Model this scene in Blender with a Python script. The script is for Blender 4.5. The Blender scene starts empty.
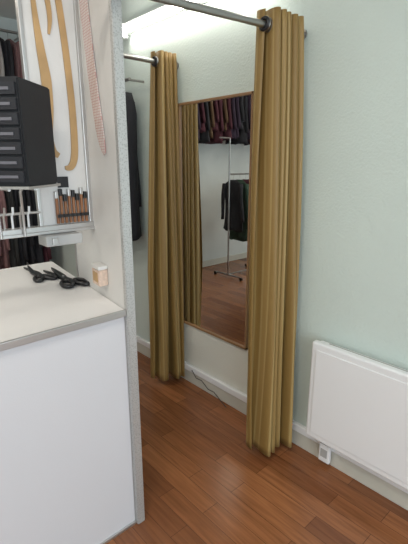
import bpy, bmesh, math, random
from mathutils import Vector, Matrix
random.seed(7)
S = bpy.context.scene
try:
    S.view_settings.view_transform = 'Standard'
except Exception: pass

# ---------------- materials ----------------
def mat(name, col, rough=0.5, metal=0.0, bump=0.0, bscale=80.0, var=0.0, vscale=6.0, **kw):
    m = bpy.data.materials.new(name); m.use_nodes = True
    nt = m.node_tree; N = nt.nodes; L = nt.links
    b = N['Principled BSDF']
    b.inputs['Base Color'].default_value = (*col, 1)
    b.inputs['Roughness'].default_value = rough
    b.inputs['Metallic'].default_value = metal
    for k, v in kw.items():
        b.inputs[k.replace('_', ' ')].default_value = v
    tc = N.new('ShaderNodeTexCoord')
    if var > 0:
        n = N.new('ShaderNodeTexNoise'); n.inputs['Scale'].default_value = vscale
        n.inputs['Detail'].default_value = 4
        L.new(tc.outputs['Object'], n.inputs['Vector'])
        r = N.new('ShaderNodeValToRGB')
        r.color_ramp.elements[0].position = .3; r.color_ramp.elements[1].position = .7
        r.color_ramp.elements[0].color = (*[c*(1-var) for c in col], 1)
        r.color_ramp.elements[1].color = (*[min(1, c*(1+var)) for c in col], 1)
        L.new(n.outputs['Fac'], r.inputs['Fac']); L.new(r.outputs['Color'], b.inputs['Base Color'])
    if bump > 0:
        n2 = N.new('ShaderNodeTexNoise'); n2.inputs['Scale'].default_value = bscale
        n2.inputs['Detail'].default_value = 3
        L.new(tc.outputs['Object'], n2.inputs['Vector'])
        bp = N.new('ShaderNodeBump'); bp.inputs['Strength'].default_value = bump
        bp.inputs['Distance'].default_value = .004
        L.new(n2.outputs['Fac'], bp.inputs['Height']); L.new(bp.outputs['Normal'], b.inputs['Normal'])
    return m

def emis(name, col, st):
    m = bpy.data.materials.new(name); m.use_nodes = True
    b = m.node_tree.nodes['Principled BSDF']
    b.inputs['Base Color'].default_value = (*col, 1)
    b.inputs['Emission Color'].default_value = (*col, 1)
    b.inputs['Emission Strength'].default_value = st
    return m

M_wall = mat('wallpaper', (.605, .69, .648), .75, bump=.7, bscale=90, var=.02, vscale=2)
M_wall2 = mat('plaster', (.66, .70, .68), .8, bump=.2, bscale=60, var=.02)
M_ceil = mat('ceiling_paint', (.82, .82, .80), .9, bump=.1)
M_base = mat('skirting_paint', (.58, .57, .50), .5, bump=.1, bscale=30, var=.05)
M_white = mat('white_enamel', (.82, .83, .84), .3, bump=.03, bscale=200)
M_whiteL = mat('white_laminate', (.62, .61, .63), .35, bump=.05, bscale=200)
M_topL = mat('white_laminate_top', (.75, .74, .73), .35, bump=.05, bscale=200)
M_alu = mat('aluminium', (.55, .54, .53), .35, .85, bump=.05, bscale=300)
M_chrome = mat('brushed_steel', (.40, .39, .38), .3, .95, bump=.03)
M_dark = mat('black_plastic', (.012, .012, .014), .35, bump=.02)
M_wood = mat('ruler_wood', (.46, .29, .13), .45, bump=.1, bscale=60, var=.12, vscale=12)
M_woodf = mat('frame_wood', (.30, .17, .08), .4, bump=.1, bscale=60, var=.15, vscale=12)
M_brownt = mat('tool_handle', (.25, .10, .035), .4, var=.2, vscale=60)
M_glass = mat('mirror_silver', (.80, .81, .79), .01, 1.0)
M_board = mat('board_white', (.66, .65, .63), .5, bump=.1, bscale=120, var=.03)
M_plastic = mat('grey_plastic', (.42, .42, .41), .5, bump=.05)
M_cork = mat('beige_plastic', (.62, .47, .38), .5, bump=.2, bscale=150, var=.15, vscale=80)

def floor_mat():
    m = bpy.data.materials.new('laminate_floor'); m.use_nodes = True
    nt = m.node_tree; N = nt.nodes; L = nt.links; b = N['Principled BSDF']
    tc = N.new('ShaderNodeTexCoord'); mp = N.new('ShaderNodeMapping')
    mp.inputs['Rotation'].default_value = (0, 0, math.radians(90))
    L.new(tc.outputs['Object'], mp.inputs['Vector'])
    br = N.new('ShaderNodeTexBrick'); br.offset = .37; br.offset_frequency = 2
    br.inputs['Scale'].default_value = 1; br.inputs['Brick Width'].default_value = .55
    br.inputs['Row Height'].default_value = .09; br.inputs['Mortar Size'].default_value = .0011
    br.inputs['Color1'].default_value = (.35, .138, .054, 1)
    br.inputs['Color2'].default_value = (.205, .073, .028, 1)
    br.inputs['Mortar'].default_value = (.08, .028, .011, 1); br.inputs['Bias'].default_value = -.1
    L.new(mp.outputs['Vector'], br.inputs['Vector'])
    mp2 = N.new('ShaderNodeMapping'); mp2.inputs['Scale'].default_value = (38, 2.5, 1)
    L.new(tc.outputs['Object'], mp2.inputs['Vector'])
    n = N.new('ShaderNodeTexNoise'); n.inputs['Scale'].default_value = 1.4; n.inputs['Detail'].default_value = 6
    n.inputs['Distortion'].default_value = .8
    L.new(mp2.outputs['Vector'], n.inputs['Vector'])
    r = N.new('ShaderNodeValToRGB'); r.color_ramp.elements[0].position = .3; r.color_ramp.elements[1].position = .72
    r.color_ramp.elements[0].color = (.66, .62, .58, 1); r.color_ramp.elements[1].color = (1.1, 1.1, 1.1, 1)
    L.new(n.outputs['Fac'], r.inputs['Fac'])
    mx = N.new('ShaderNodeMixRGB'); mx.blend_type = 'MULTIPLY'; mx.inputs['Fac'].default_value = 1
    L.new(br.outputs['Color'], mx.inputs['Color1']); L.new(r.outputs['Color'], mx.inputs['Color2'])
    L.new(mx.outputs['Color'], b.inputs['Base Color'])
    b.inputs['Roughness'].default_value = .27
    bp = N.new('ShaderNodeBump'); bp.inputs['Strength'].default_value = .12; bp.inputs['Distance'].default_value = .002
    L.new(br.outputs['Fac'], bp.inputs['Height']); bp.invert = True
    L.new(bp.outputs['Normal'], b.inputs['Normal'])
    return m
M_floor = floor_mat()

def curtain_mat():
    m = bpy.data.materials.new('gold_striped_satin'); m.use_nodes = True
    nt = m.node_tree; N = nt.nodes; L = nt.links; b = N['Principled BSDF']
    uv = N.new('ShaderNodeUVMap'); uv.uv_map = 'UVMap'
    sp = N.new('ShaderNodeSeparateXYZ'); L.new(uv.outputs['UV'], sp.inputs['Vector'])
    mu = N.new('ShaderNodeMath'); mu.operation = 'MULTIPLY'; mu.inputs[1].default_value = 1/.085
    L.new(sp.outputs['X'], mu.inputs[0])
    fr = N.new('ShaderNodeMath'); fr.operation = 'FRACT'; L.new(mu.outputs[0], fr.inputs[0])
    r = N.new('ShaderNodeValToRGB'); cr = r.color_ramp
    dk = (.245, .150, .044, 1); lt = (.37, .255, .098, 1); md = (.30, .190, .062, 1)
    cr.elements[0].position = 0; cr.elements[0].color = dk
    cr.elements[1].position = .30; cr.elements[1].color = dk
    for p, c in ((.35, lt), (.46, lt), (.51, md), (.78, md), (.83, lt), (.88, lt), (.93, dk)):
        e = cr.elements.new(p); e.color = c
    L.new(fr.outputs[0], r.inputs['Fac']); L.new(r.outputs['Color'], b.inputs['Base Color'])
    b.inputs['Roughness'].default_value = .5
    tc = N.new('ShaderNodeTexCoord'); n = N.new('ShaderNodeTexNoise'); n.inputs['Scale'].default_value = 400
    L.new(tc.outputs['Object'], n.inputs['Vector'])
    bp = N.new('ShaderNodeBump'); bp.inputs['Strength'].default_value = .15; bp.inputs['Distance'].default_value = .002
    L.new(n.outputs['Fac'], bp.inputs['Height']); L.new(bp.outputs['Normal'], b.inputs['Normal'])
    return m
M_curt = curtain_mat()

def speckle_mat():
    m = mat('textured_metal', (.60, .60, .60), .4, .5)
    nt = m.node_tree; N = nt.nodes; L = nt.links; b = N['Principled BSDF']
    tc = N.new('ShaderNodeTexCoord'); v = N.new('ShaderNodeTexVoronoi'); v.inputs['Scale'].default_value = 170
    L.new(tc.outputs['Object'], v.inputs['Vector'])
    r = N.new('ShaderNodeValToRGB')
    r.color_ramp.elements[0].position = .12; r.color_ramp.elements[0].color = (.36, .36, .35, 1)
    r.color_ramp.elements[1].position = .5; r.color_ramp.elements[1].color = (.54, .54, .53, 1)
    L.new(v.outputs['Distance'], r.inputs['Fac']); L.new(r.outputs['Color'], b.inputs['Base Color'])
    return m
M_speck = speckle_mat()

def grid_mat():
    m = mat('ruler_red_grid', (.8, .75, .72), .2)
    nt = m.node_tree; N = nt.nodes; L = nt.links; b = N['Principled BSDF']
    tc = N.new('ShaderNodeTexCoord')
    sp = N.new('ShaderNodeSeparateXYZ'); L.new(tc.outputs['Object'], sp.inputs['Vector'])
    outs = []
    for ax, sc_ in (('Y', 70), ('Z', 110)):
        a = N.new('ShaderNodeMath'); a.operation = 'MULTIPLY'; a.inputs[1].default_value = sc_
        L.new(sp.outputs[ax], a.inputs[0])
        f = N.new('ShaderNodeMath'); f.operation = 'FRACT'; L.new(a.outputs[0], f.inputs[0])
        g = N.new('ShaderNodeMath'); g.operation = 'LESS_THAN'; g.inputs[1].default_value = .22
        L.new(f.outputs[0], g.inputs[0]); outs.append(g)
    mxm = N.new('ShaderNodeMath'); mxm.operation = 'MAXIMUM'
    L.new(outs[0].outputs[0], mxm.inputs[0]); L.new(outs[1].outputs[0], mxm.inputs[1])
    mx = N.new('ShaderNodeMixRGB'); mx.inputs['Color1'].default_value = (.68, .60, .57, 1)
    mx.inputs['Color2'].default_value = (.52, .30, .28, 1)
    L.new(mxm.outputs[0], mx.inputs['Fac']); L.new(mx.outputs['Color'], b.inputs['Base Color'])
    return m
M_grid = grid_mat()

# ---------------- helpers ----------------
def empty(name, loc=(0, 0, 0)):
    o = bpy.data.objects.new(name, None); S.collection.objects.link(o); return o
def finish(me, name, m, parent=None, smooth=False):
    o = bpy.data.objects.new(name, me); S.collection.objects.link(o)
    if m: me.materials.append(m)
    if smooth:
        for p in me.polygons: p.use_smooth = True
    if parent: o.parent = parent
    return o
def box(name, x0, x1, y0, y1, z0, z1, m, parent=None, bev=0.0, seg=2):
    bm = bmesh.new(); bmesh.ops.create_cube(bm, size=1)
    for v in bm.verts:
        v.co = Vector((x0+(v.co.x+.5)*(x1-x0), y0+(v.co.y+.5)*(y1-y0), z0+(v.co.z+.5)*(z1-z0)))
    if bev > 0:
        bmesh.ops.bevel(bm, geom=bm.edges[:], offset=bev, segments=seg, affect='EDGES', profile=.5)
    bmesh.ops.recalc_face_normals(bm, faces=bm.faces)
    me = bpy.data.meshes.new(name); bm.to_mesh(me); bm.free()
    return finish(me, name, m, parent)
def prism(name, pts, z0, z1, m, parent=None, bev=0.0):
    bm = bmesh.new()
    a = [bm.verts.new((p[0], p[1], z0)) for p in pts]; b = [bm.verts.new((p[0], p[1], z1)) for p in pts]
    bm.faces.new(a[::-1]); bm.faces.new(b)
    n = len(pts)
    for i in range(n): bm.faces.new((a[i], a[(i+1) % n], b[(i+1) % n], b[i]))
    if bev: bmesh.ops.bevel(bm, geom=bm.edges[:], offset=bev, segments=2, affect='EDGES')
    bmesh.ops.recalc_face_normals(bm, faces=bm.faces)
    me = bpy.data.meshes.new(name); bm.to_mesh(me); bm.free()
    return finish(me, name, m, parent)
def tube(name, pts, r, m, parent=None, cyclic=False, res=4, smooth=True):
    cu = bpy.data.curves.new(name, 'CURVE'); cu.dimensions = '3D'; cu.bevel_depth = r; cu.bevel_resolution = res
    cu.use_fill_caps = True
    sp = cu.splines.new('POLY'); sp.points.add(len(pts)-1)
    for i, p in enumerate(pts): sp.points[i].co = (*p, 1)
    sp.use_cyclic_u = cyclic; sp.use_smooth = smooth
    o = bpy.data.objects.new(name+'_c', cu); S.collection.objects.link(o)
    dg = bpy.context.evaluated_depsgraph_get()
    me = bpy.data.meshes.new_from_object(o.evaluated_get(dg)); bpy.data.objects.remove(o)
    me.name = name; me.materials.clear()
    return finish(me, name, m, parent, True)
def circ(c, r, axis='x', n=28, ry=None):
    ry = ry or r; out = []
    for i in range(n):
        a = 2*math.pi*i/n; p, q = r*math.cos(a), ry*math.sin(a)
        out.append({'x': (c[0], c[1]+p, c[2]+q), 'y': (c[0]+p, c[1], c[2]+q), 'z': (c[0]+p, c[1]+q, c[2])}[axis])
    return out
def strip(name, pts, widths, thick, fn, m, parent=None):
    """flat ribbon following pts (a,b) on a plane; fn(a,b,h)->xyz"""
    P = []
    n = len(pts)
    def cr(p0, p1, p2, p3, t): return .5*((2*p1)+(-p0+p2)*t+(2*p0-5*p1+4*p2-p3)*t*t+(-p0+3*p1-3*p2+p3)*t**3)
    W = []
    for i in range(n-1):
        q = [pts[max(0, i-1)], pts[i], pts[i+1], pts[min(n-1, i+2)]]
        for k in range(8):
            t = k/8
            P.append((cr(*[c[0] for c in q], t), cr(*[c[1] for c in q], t))); W.append(widths[i]*(1-t)+widths[i+1]*t)
    P.append(pts[-1]); W.append(widths[-1])
    bm = bmesh.new(); rows = []
    for i, (a, b) in enumerate(P):
        d = Vector((P[min(i+1, len(P)-1)][0]-P[max(0, i-1)][0], P[min(i+1, len(P)-1)][1]-P[max(0, i-1)][1])).normalized()
        nx, ny = -d.y*W[i]/2, d.x*W[i]/2
        rows.append([bm.verts.new(fn(a+nx, b+ny, 0)), bm.verts.new(fn(a-nx, b-ny, 0)),
                     bm.verts.new(fn(a-nx, b-ny, thick)), bm.verts.new(fn(a+nx, b+ny, thick))])
    for i in range(len(rows)-1):
        for k in range(4): bm.faces.new((rows[i][k], rows[i][(k+1) % 4], rows[i+1][(k+1) % 4], rows[i+1][k]))
    bm.faces.new(rows[0]); bm.faces.new(rows[-1][::-1])
    bmesh.ops.recalc_face_normals(bm, faces=bm.faces)
    me = bpy.data.meshes.new(name); bm.to_mesh(me); bm.free()
    return finish(me, name, m, parent)

# ---------------- room ----------------
WX = 1.69; BY = 4.4; LX = -2.6; FY = -2.6; H = 2.8
box('floor', LX-.1, WX+.1, FY-.1, BY+.1, -.1, 0, M_floor)
box('ceiling', LX-.1, WX+.1, FY-.1, BY+.1, H, H+.1, M_ceil)
box('wall_right', WX, WX+.1, FY, BY, 0, H, M_wall)
box('wall_back', LX, WX, BY, BY+.1, 0, H, M_wall2)
box('wall_left', LX-.1, LX, FY, BY, 0, H, M_wall2)
wf = empty('wall_front')
box('below_window', LX, WX, FY-.1, FY, 0, .4, M_wall2, wf)
box('above_window', LX, WX, FY-.1, FY, 2.5, H, M_wall2, wf)
box('pier_a', LX, -2.2, FY-.1, FY, .4, 2.5, M_wall2, wf)
box('pier_b', 1.3, WX, FY-.1, FY, .4, 2.5, M_wall2, wf)
win = empty('window_1')
for i, x in enumerate((-2.2, -1.05, .12, 1.26)):
    box('mullion_%d' % i, x, x+.04, FY-.08, FY-.02, .4, 2.5, M_alu, win)
box('rail_bottom', -2.2, 1.3, FY-.08, FY-.02, .4, .45, M_alu, win)
box('rail_top', -2.2, 1.3, FY-.08, FY-.02, 2.45, 2.5, M_alu, win)
bb = empty('baseboard_right')
box('skirting', WX-.014, WX, FY, BY, 0, .085, M_base, bb, .003)
box('trunking', WX-.026, WX, FY, BY, .092, .135, M_white, bb, .005)
box('baseboard_back', LX, WX-.03, BY-.015, BY, 0, .09, M_base, None, .003)

# ---------------- mirror ----------------
mr = empty('wall_mirror')
y0, y1, z0, z1 = 1.475, 2.075, .435, 1.848; fw = .014
box('glass', WX-.012, WX-.006, y0+fw*.5, y1-fw*.5, z0+fw*.5, z1-fw*.5, M_glass, mr)
box('backing', WX-.006, WX-.001, y0, y1, z0, z1, M_woodf, mr)
box('frame_top', WX-.022, WX-.001, y0, y1, z1-fw, z1, M_woodf, mr, .002)
box('frame_bottom', WX-.022, WX-.001, y0, y1, z0, z0+fw, M_woodf, mr, .002)
box('frame_near', WX-.022, WX-.001, y0, y0+fw*.8, z0, z1, M_woodf, mr, .002)
box('frame_far', WX-.022, WX-.001, y1-fw*.8, y1, z0, z1, M_woodf, mr, .002)
M_lin = mat('cream_wallpaper', (.70, .70, .63), .75, bump=.7, bscale=90, var=.02, vscale=2)
box('cream_wall_sheet_1', WX-.003, WX, 1.40, 2.16, .135, z0+.002, M_lin)  # thin sheet over the wall below the mirror, in a warmer cream tone

# ---------------- curtains ----------------
def curtain(x0t, x1t, x0b, x1b, yct, ycb, at, ab, n, seed, rodz, flap=0.0, zbot=.045):
    rnd = random.Random(seed)
    root = empty('curtain')
    ztop = rodz+.055
    ns, nz = n*24, 48
    fa = [rnd.uniform(.8, 1.15) for _ in range(n*2+2)]
    fb = [rnd.uniform(.6, 1.3) for _ in range(n*2+2)]
    ph = [rnd.uniform(-.5, .5) for _ in range(4)]
    wob = [rnd.uniform(-1, 1) for _ in range(n*2+2)]
    bm = bmesh.new(); uvl = bm.loops.layers.uv.new('UVMap'); grid = []; U = [0]
    for j in range(nz+1):
        w = j/nz; z = ztop+(zbot-ztop)*w; row = []
        k = w**.8
        for i in range(ns+1):
            s = i/ns; x = (x0t+(x1t-x0t)*s)*(1-k)+(x0b+(x1b-x0b)*s)*k
            yc = yct*(1-k)+ycb*k
            hf = s*n*2; a = int(hf); e = hf-a; e = e*e*(3-2*e)
            f = (fa[a]*(1-k)+fb[a]*k)*(1-e)+(fa[a+1]*(1-k)+fb[a+1]*k)*e
            wb = wob[a]*(1-e)+wob[a+1]*e
            amp = (at*(1-k)+ab*k)*f
            th = 2*math.pi*n*s+k*.8*math.sin(3.5*s*math.pi+w*2+ph[0]*6)
            sn = math.sin(th); y = yc+amp*sn
            x += -.009*math.sin(2*th)+k*.007*math.sin(5*w+ph[1]*6+s*9)
            y += .012*wb*k*math.sin(3.2*w+ph[2]*3)
            if flap and s < .3:
                q = (1-s/.3); q = q*q*(3-2*q); x -= flap*q*min(1, w*1.6); y += flap*.35*q*w
            x = min(x, WX-.028)
            row.append(bm.verts.new((x, y, z + (0.006*math.sin(th) if j == nz else 0))))
        grid.append(row)
    for i in range(ns): U.append(U[-1]+(grid[20][i+1].co-grid[20][i].co).length)
    for j in range(nz):
        for i in range(ns):
            fc = bm.faces.new((grid[j][i], grid[j+1][i], grid[j+1][i+1], grid[j][i+1])); fc.smooth = True
            for lp, (ii, jj) in zip(fc.loops, ((i, j), (i, j+1), (i+1, j+1), (i+1, j))):
                lp[uvl].uv = (U[ii], jj/nz)
    me = bpy.data.meshes.new('fabric'); bm.to_mesh(me); bm.free()
    o = finish(me, 'fabric', M_curt, root)
    so = o.modifiers.new('s', 'SOLIDIFY'); so.thickness = .002
    for q in range(n*2+1):
        s = q/(n*2); x = x0t+(x1t-x0t)*s
        if x > WX-.06: continue
        tube('eyelet_%d' % q, circ((x, yct, rodz), .023, 'x'), .005, M_chrome, root, True)
    tube('eyelet_front', circ((x0t-.006, yct, rodz), .021, 'x'), .007, M_dark, root, True)
    return root
curtain(1.425, 1.618, 1.425, 1.648, 1.205, 1.175, .047, .088, 5, 5, 2.04)
curtain(1.530, 1.655, 1.550, 1.664, 2.105, 2.105, .042, .070, 4, 11, 2.062, .085)
def rod(pA, pB):
    r = empty('curtain_rod')
    tube('pipe', [pA, pB], .0135, M_chrome, r)
    tube('wall_flange', [(WX-.010, pB[1], pB[2]), (WX-.001, pB[1], pB[2])], .020, M_chrome, r)
    return r
ra = rod((.35, 1.205, 1.985), (WX-.005, 1.205, 2.05))
tube('hanger_wire', [(.37, 1.205, 1.985), (.37, 1.205, H)], .004, M_chrome, ra)
rb = rod((.95, 2.105, 2.062), (WX-.005, 2.105, 2.062))
tube('hanger_wire', [(.97, 2.105, 2.062), (.97, 2.105, H)], .004, M_chrome, rb)

# ---------------- electric heater ----------------
h = empty('electric_heater')
ya, yb, za, zb = -.03, .995, .16, .677
box('back_body', 1.637, 1.668, ya+.02, yb-.012, za+.015, zb-.012, M_white, h, .004)
box('front_panel', 1.598, 1.636, ya, yb, za, zb, M_white, h, .011, 4)
box('front_face', 1.594, 1.600, ya+.03, yb-.028, za+.035, zb-.035, M_white, h, .003)
box('outlet_slit', 1.645, 1.660, ya+.06, yb-.06, zb-.013, zb-.0115, M_plastic, h)
for i, yy in enumerate((.15, .78)):
    box('bracket_%d' % i, 1.664, WX-.003, yy, yy+.04, za+.05, zb-.06, M_plastic, h)
box('control_box', 1.612, 1.66, ya+.05, ya+.20, za-.03, za+.005, M_plastic, h, .004)
so = empty('wall_outlet_box')
box('housing', 1.640, WX-.027, .875, .935, .025, .125, M_white, so, .005)
box('label', 1.638, 1.6405, .887, .923, .055, .10, M_plastic, so)
tube('cable', [(1.655, .91, .12), (1.65, .90, .14), (1.65, .88, .17)], .004, M_white, so)
cb = [(1.655, 1.95, .12), (1.652, 1.9, .08), (1.648, 1.84, .088), (1.65, 1.78, .05), (1.648, 1.72, .055), (1.65, 1.66, .02), (1.64, 1.6, .005)]
tube('loose_cable', cb, .0025, M_dark)

# ---------------- wall fluorescent lamp ----------------
fl = empty('fluorescent_lamp')
box('housing', WX-.045, WX-.001, 1.28, 2.62, 2.33, 2.39, M_white, fl, .006)
box('end_cap_a', WX-.09, WX-.02, 1.28, 1.31, 2.30, 2.385, M_white, fl, .005)
box('end_cap_b', WX-.09, WX-.02, 2.59, 2.62, 2.30, 2.385, M_white, fl, .005)
tube('glowing_tube', [(WX-.068, 1.31, 2.335), (WX-.068, 2.59, 2.335)], .018, emis('tube_glow', (1, .95, .87), 18), fl)

# ---------------- counter and partition ----------------
sl = .1228
def px_(y): return .745+sl*(y-1.257)
ct = empty('shop_counter')
prism('body', [(-.7, 1.262), (.743, 1.262), (px_(2.2)-.002, 2.2), (-.7, 2.2)], 0.0, .955, M_whiteL, ct)
prism('top', [(-.7, 1.257), (.743, 1.257), (px_(2.2)-.002, 2.2), (-.7, 2.2)], .955, .975, M_topL, ct, .0015)
box('edge_trim', -.7, .744, 1.247, 1.2575, .952, .977, M_alu, ct, .002)
box('bottom_trim', -.7, .744, 1.253, 1.262, 0, .012, M_alu, ct, .001)
pt = empty('partition_panel')
prism('sheet', [(px_(1.262), 1.262), (px_(1.262)+.034, 1.262), (px_(1.76)+.034, 1.76), (px_(1.76), 1.76)], 0, 2.45, M_board, pt)
prism('edge_profile', [(.744, 1.240), (.780, 1.240), (.782, 1.263), (.745, 1.263)], 0, 2.46, M_speck, pt, .003)
prism('rear_profile', [(px_(1.76)-.003, 1.755), (px_(1.76)+.037, 1.755), (px_(1.78)+.037, 1.78), (px_(1.78)-.003, 1.78)], 0, 2.46, M_alu, pt, .003)

# ---------------- tool board ----------------
tb = empty('tool_board')
BYY = 1.535
box('sheet', .575, .770, BYY, BYY+.01, 1.27, 2.3, M_board, tb)
box('frame_right', .764, .779, BYY-.012, BYY+.016, 1.25, 2.3, M_alu, tb, .002)
box('frame_left', .566, .580, BYY-.008, BYY+.014, 1.25, 2.3, M_alu, tb, .002)
box('frame_bottom', -.6, .779, BYY-.02, BYY+.02, 1.243, 1.273, M_alu, tb, .003)
box('rail_lip', -.6, .779, BYY-.028, BYY-.02, 1.243, 1.255, M_alu, tb, .002)
box('frame_top', -.6, .779, BYY-.012, BYY+.016, 2.3, 2.32, M_alu, tb, .002)
box('post', -.62, -.59, BYY-.015, BYY+.015, .975, 2.32, M_alu, tb, .002)
for i in range(7):
    x = .36+i*.028
    tube('peg_%d' % i, [(x, 1.535, 1.272), (x, 1.533, 1.32), (x, 1.518, 1.33), (x, 1.514, 1.35)], .004, M_alu if i % 2 else M_white, tb)
tube('peg_bar', [(.30, 1.53, 1.325), (.575, 1.53, 1.325)], .005, M_alu, tb)
mb = empty('clamp_bracket')
box('bracket_box', .56, .70, BYY-.07, BYY+.01, 1.203, 1.242, M_plastic, mb, .004)
box('bracket_clip', .58, .60, BYY-.08, BYY-.068, 1.21, 1.235, M_alu, mb, .002)

fb = lambda a, b, hh: (a, BYY-.002-hh, b)
fc = empty('french_curve_ruler')
strip('blade', [(.618, 2.08), (.622, 1.98), (.630, 1.88), (.640, 1.78), (.640, 1.68), (.634, 1.60), (.640, 1.545), (.662, 1.525)],
      [.012, .018, .028, .036, .032, .024, .028, .018], .005, fb, M_wood, fc)
strip('hook', [(.618, 2.07), (.632, 2.10), (.655, 2.09), (.668, 2.04), (.672, 1.98), (.664, 1.93)],
      [.010, .016, .018, .018, .015, .007], .005, fb, M_wood, fc)
hc = empty('hip_curve_ruler')
strip('blade', [(.690, 2.25), (.700, 2.12), (.712, 2.0), (.722, 1.86), (.728, 1.72), (.728, 1.60), (.722, 1.52), (.705, 1.485), (.682, 1.482)],
      [.020, .022, .023, .024, .025, .026, .027, .024, .012], .005, fb, M_wood, hc)
tp = empty('grading_ruler')
fp = lambda a, b, hh: (px_(a)-.003-hh, a, b)
strip('blade', [(1.475, 2.2), (1.462, 2.05), (1.44, 1.9), (1.415, 1.75), (1.385, 1.62), (1.365, 1.56), (1.35, 1.53)],
      [.07, .07, .07, .07, .065, .045, .012], .003, fp, M_grid, tp)
tl = empty('hand_tools_set')
for i in range(8):
    x = .635+i*.0165; zt = 1.375+.012*math.sin(i*2.3)
    tube('handle_%d' % i, [(x, BYY-.012, 1.277), (x, BYY-.012, 1.33), (x, BYY-.012, zt)], .0058, M_brownt, tl)
    box('cap_%d' % i, x-.006, x+.006, BYY-.019, BYY-.003, zt-.004, zt+.022, M_dark if i % 3 else M_alu, tl, .002)
box('holder_strip', .63, .757, BYY-.022, BYY-.018, 1.30, 1.312, M_dark, tl, .001)
box('label_tag', .648, .69, BYY-.006, BYY-.001, 1.41, 1.45, M_dark, tl, .001)

og = empty('drawer_organizer')
M_org = mat('organizer_black', (.008, .009, .012), .6, bump=.1, bscale=120)
M_drw = mat('drawer_front', (.012, .013, .018), .5, bump=.1)
M_lab = mat('drawer_label', (.13, .13, .15), .6)
A = Vector((.449, 1.268)); B = Vector((.594, 1.398)); D = Vector((.364, 1.363))
sv = (B-A); fv = (D-A); C = B+fv
OZ0, OZ1 = 1.432, 1.734
prism('casing', [A, B, C, D], OZ0, OZ1, M_org, og, .004)
fn_ = Vector((-sv.x, -sv.y)).normalized()
nrow = 7; dz = (OZ1-OZ0-.02)/nrow
for r_ in range(nrow):
    zb0 = OZ0+.012+r_*dz
    p0 = A+fv*.06+fn_*.001; p1 = A+fv*.94+fn_*.001
    prism('drawer_%d' % r_, [p0, p1, p1+fn_*.007, p0+fn_*.007], zb0, zb0+dz*.82, M_drw, og, .001)
    p0 = A+fv*.2+fn_*.008; p1 = A+fv*.8+fn_*.008
    prism('label_%d' % r_, [p0, p1, p1+fn_*.002, p0+fn_*.002], zb0+dz*.3, zb0+dz*.5, M_lab, og)
prism('shelf', [A-sv*.06-fv*.05, B+sv*.03-fv*.05, C+sv*.03, D-sv*.06], OZ0-.008, OZ0, M_alu, og, .001)
for i, x in enumerate((.42, .50)):
    tube('bracket_%d' % i, [(x, 1.36, OZ0-.013), (x, 1.48, OZ0-.013), (x, 1.501, OZ0-.03), (x, 1.501, 1.246)], .005, M_alu, og)

# ---------------- things on the counter ----------------
zc = .981
fz = lambda a, b, hh: (a, b, zc-.004+hh)
def loop(c, rx, ry, rot):
    out = []
    for x, y, z in circ((0, 0, 0), rx, 'z', 26, ry):
        out.append((c[0]+x*math.cos(rot)-y*math.sin(rot), c[1]+x*math.sin(rot)+y*math.cos(rot), c[2]))
    return out
sc = empty('tailor_scissors')
strip('blade_a', [(.765, 1.72), (.752, 1.80), (.742, 1.90), (.735, 2.00)], [.020, .030, .024, .004], .008, fz, M_dark, sc)
strip('blade_b', [(.735, 1.73), (.748, 1.80), (.762, 1.90), (.775, 2.00)], [.020, .030, .024, .004], .008, lambda a, b, hh: (a, b, zc+.003+hh), M_dark, sc)
tube('handle_a', loop((.778, 1.675, zc+.005), .021, .050, .1), .0095, M_dark, sc, True)
tube('handle_b', loop((.718, 1.69, zc+.005), .023, .050, -.3), .0095, M_dark, sc, True)
tube('pivot', [(.749, 1.80, zc), (.749, 1.80, zc+.014)], .006, M_alu, sc)
s2 = empty('tailor_scissors')
strip('blade_a', [(.69, 1.90), (.695, 1.98), (.69, 2.06), (.685, 2.13)], [.016, .024, .016, .004], .007, fz, M_dark, s2)
strip('blade_b', [(.67, 1.90), (.675, 1.98), (.69, 2.06), (.705, 2.13)], [.016, .024, .016, .004], .007, lambda a, b, hh: (a, b, zc+.002+hh), M_dark, s2)
tube('handle_a', loop((.705, 1.86, zc+.003), .018, .042, .3), .008, M_dark, s2, True)
tube('handle_b', loop((.657, 1.86, zc+.003), .018, .042, -.3), .008, M_dark, s2, True)
bxs = empty('pin_box')
prism('case', [(px_(1.40)-.040, 1.40), (px_(1.40)-.001, 1.40), (px_(1.472)-.001, 1.472), (px_(1.472)-.040, 1.472)], 1.034, 1.100, M_cork, bxs, .003)
prism('lid', [(px_(1.40)-.042, 1.398), (px_(1.40)-.001, 1.398), (px_(1.472)-.001, 1.474), (px_(1.472)-.042, 1.474)], 1.100, 1.114, M_board, bxs, .002)
prism('label', [(px_(1.40)-.0415, 1.412), (px_(1.40)-.0395, 1.412), (px_(1.46)-.0395, 1.46), (px_(1.46)-.0415, 1.46)], 1.05, 1.088, M_wood, bxs)

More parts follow.
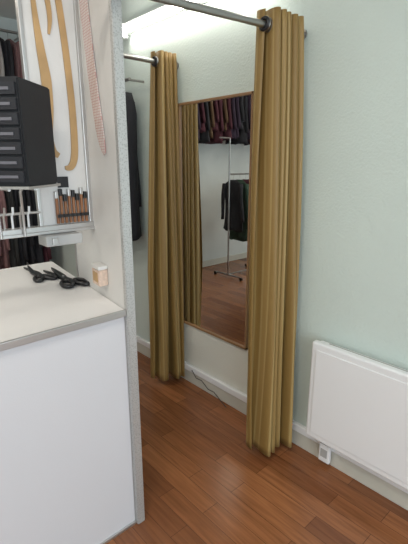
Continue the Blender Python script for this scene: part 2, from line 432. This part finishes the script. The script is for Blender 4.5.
# ---------------- clothes ----------------
cols = [(.02, .02, .025), (.03, .018, .035), (.17, .015, .025), (.04, .04, .045), (.015, .018, .04), (.22, .12, .12), (.06, .013, .022), (.025, .025, .025), (.03, .06, .04), (.32, .30, .29), (.09, .05, .025)]
CM = [mat('cloth_%d' % i, c, .85, bump=.3, bscale=120, var=.15) for i, c in enumerate(cols)]
def garment(name, c, length, axis, m, parent, hw=.21, th=.022, seed=0):
    rnd = random.Random(seed); bm = bmesh.new(); n = 28; nz = 16; rings = []
    for j in range(nz+1):
        w = j/nz; z = c[2]-.07-length*w
        if w < .12: hwz = .055+(hw-.055)*(w/.12)**.7
        else: hwz = hw*(1-.12*math.sin((w-.12)/.88*math.pi))+.02*(w-.12)
        t = th*(.5+.8*min(1, w*3)); ring = []
        for i in range(n):
            a = 2*math.pi*i/n; p = hwz*math.cos(a); q = t*math.sin(a)+.010*w*math.sin(p*45+seed*2)
            q += .01*math.sin(w*4+seed)
            zz = z+.012*math.sin(p*30+seed)*(j == nz)
            ring.append(bm.verts.new((c[0]+q, c[1]+p, zz) if axis == 'x' else (c[0]+p, c[1]+q, zz)))
        rings.append(ring)
    for j in range(nz):
        for i in range(n): bm.faces.new((rings[j][i], rings[j][(i+1) % n], rings[j+1][(i+1) % n], rings[j+1][i])).smooth = True
    bm.faces.new(rings[0][::-1]); bm.faces.new(rings[-1])
    for sd in (-1, 1):
        rs = []
        for j in range(8):
            w = j/7; p0 = sd*(hw*.86+.045*w*hw/.2); z = c[2]-.12-w*length*.72; rr = (.040-.012*w)*hw/.2; r = []
            for i in range(10):
                a = 2*math.pi*i/10; p = p0+rr*math.cos(a); q = .018*math.sin(a)+.02+.01*math.sin(w*5)
                r.append(bm.verts.new((c[0]+q, c[1]+p, z) if axis == 'x' else (c[0]+p, c[1]+q, z)))
            rs.append(r)
        for j in range(7):
            for i in range(10): bm.faces.new((rs[j][i], rs[j][(i+1) % 10], rs[j+1][(i+1) % 10], rs[j+1][i])).smooth = True
        bm.faces.new(rs[0][::-1]); bm.faces.new(rs[-1])
    bmesh.ops.recalc_face_normals(bm, faces=bm.faces)
    me = bpy.data.meshes.new(name); bm.to_mesh(me); bm.free()
    o = finish(me, name, m, parent)
    hk = [(0, 0, -.075), (0, 0, -.02), (0, .012, .0), (0, .008, .012), (0, -.008, .012)]
    if axis == 'x': pts = [(c[0], c[1]+p[1], c[2]+p[2]) for p in hk]
    else: pts = [(c[0]+p[1], c[1], c[2]+p[2]) for p in hk]
    tube(name+'_hook', pts, .002, M_chrome, parent, res=1)
    return o
def rail(x0, x1, y, z, length, n, seed, name='clothes_rail', cs=None):
    r = empty(name); rnd = random.Random(seed)
    tube('bar', [(x0, y, z), (x1, y, z)], .012, M_chrome, r)
    for i, x in enumerate((x0+.03, x1-.03)):
        tube('arm_%d' % i, [(x, y, z), (x, BY-.001, z)], .008, M_chrome, r)
    for i in range(n):
        x = x0+.05+(x1-x0-.1)*(i+.5)/n
        garment('garment_%d' % i, (x, y, z), length*rnd.uniform(.8, 1.15), 'x', CM[rnd.choice(cs or list(range(10)))], r, .19, .034, seed*50+i)
    return r
rail(-1.9, .1, 4.15, 2.50, .60, 24, 1, cs=[0, 1, 3, 6, 4, 7, 1, 10, 6, 0, 0, 7])
rail(.25, 1.6, 4.15, 2.62, .62, 15, 2, cs=[0, 2, 5, 3, 9, 7, 6])
rail(.45, 1.6, 4.15, 1.45, .95, 14, 3, cs=[0, 0, 5, 3, 6, 2, 7, 7])
wr = empty('wall_clothes_rail')
tube('bar', [(1.57, 2.44, 2.02), (1.57, 3.4, 2.02)], .011, M_chrome, wr)
for i, y in enumerate((2.46, 3.36)):
    tube('arm_%d' % i, [(1.57, y, 2.02), (WX-.001, y, 2.02)], .008, M_chrome, wr)
for i in range(10):
    garment('garment_%d' % i, (1.57, 2.52+i*.088, 2.02), 1.0 if i else .98, 'y', CM[[0, 1, 7, 3, 0, 4, 2, 0, 7, 3][i]], wr, .088, .03, 300+i)
gr = empty('garment_stand')
X0, X1, Yg = -1.12, -.48, 3.75
for i, (x, zt) in enumerate(((X0, 1.36), (X1, 1.80))):
    tube('pole_%d' % i, [(x, Yg, .04), (x, Yg, zt)], .011, M_chrome, gr)
    tube('foot_%d' % i, [(x, Yg-.24, .03), (x, Yg-.2, .04), (x, Yg+.2, .04), (x, Yg+.24, .03)], .011, M_chrome, gr)
    for k, yy in enumerate((-.24, .24)):
        tube('wheel_%d%d' % (i, k), [(x-.012, Yg+yy, .022), (x+.012, Yg+yy, .022)], .022, M_dark, gr)
tube('top_bar', [(X0, Yg, 1.36), (X1, Yg, 1.36)], .010, M_chrome, gr)
tube('upper_arm', [(X1, Yg, 1.80), (X1+.18, Yg, 1.80)], .009, M_chrome, gr)
tube('lower_bar', [(X0, Yg, .04), (X1, Yg, .04)], .009, M_chrome, gr)
for i in range(5):
    garment('garment_%d' % i, (X0+.10+i*.115, Yg, 1.36), (.62, .78, .70, .80, .66)[i], 'x', CM[[7, 10, 6, 8, 0][i]], gr, .17, .020, 400+i)

# ---------------- added ceiling fill lamps, and daylight ----------------
def area(name, loc, rot, sx, sy, e, col):
    l = bpy.data.lights.new(name, 'AREA'); l.shape = 'RECTANGLE'; l.size = sx; l.size_y = sy; l.energy = e; l.color = col
    o = bpy.data.objects.new(name, l); S.collection.objects.link(o); o.location = loc; o.rotation_euler = rot; return o
for i, (x, y, e) in enumerate(((-.3, .4, 20), (-.3, 3.0, 12), (-1.6, 1.6, 16))):  # unseen lamps, added as fill to brighten the room
    c = empty('ceiling_fill_lamp')
    box('casing', x-.32, x+.32, y-.32, y+.32, H-.05, H-.001, M_white, c, .006)
    box('diffuser', x-.29, x+.29, y-.29, y+.29, H-.056, H-.049, emis('fill_glow', (1, .97, .92), 3), c)
    a = area('fill_light', (x, y, H-.065), (0, 0, 0), .56, .56, e, (1, .93, .82)); a.parent = c
area('daylight', (-.45, FY-.25, 1.5), (math.radians(90), 0, 0), 3.4, 2.0, 100, (.82, .93, 1.0))

w = bpy.data.worlds.new('World'); S.world = w; w.use_nodes = True
w.node_tree.nodes['Background'].inputs[0].default_value = (.75, .87, 1, 1)
w.node_tree.nodes['Background'].inputs[1].default_value = .8

# ---------------- camera ----------------
cd = bpy.data.cameras.new('camera'); cam = bpy.data.objects.new('camera', cd); S.collection.objects.link(cam)
cam.location = (0, 0, 1.5); cam.rotation_euler = (math.radians(75.1), 0, math.radians(-42.2))
cd.sensor_fit = 'VERTICAL'; cd.sensor_height = 36; cd.lens = 36*410/544; cd.clip_start = .02
S.camera = cam
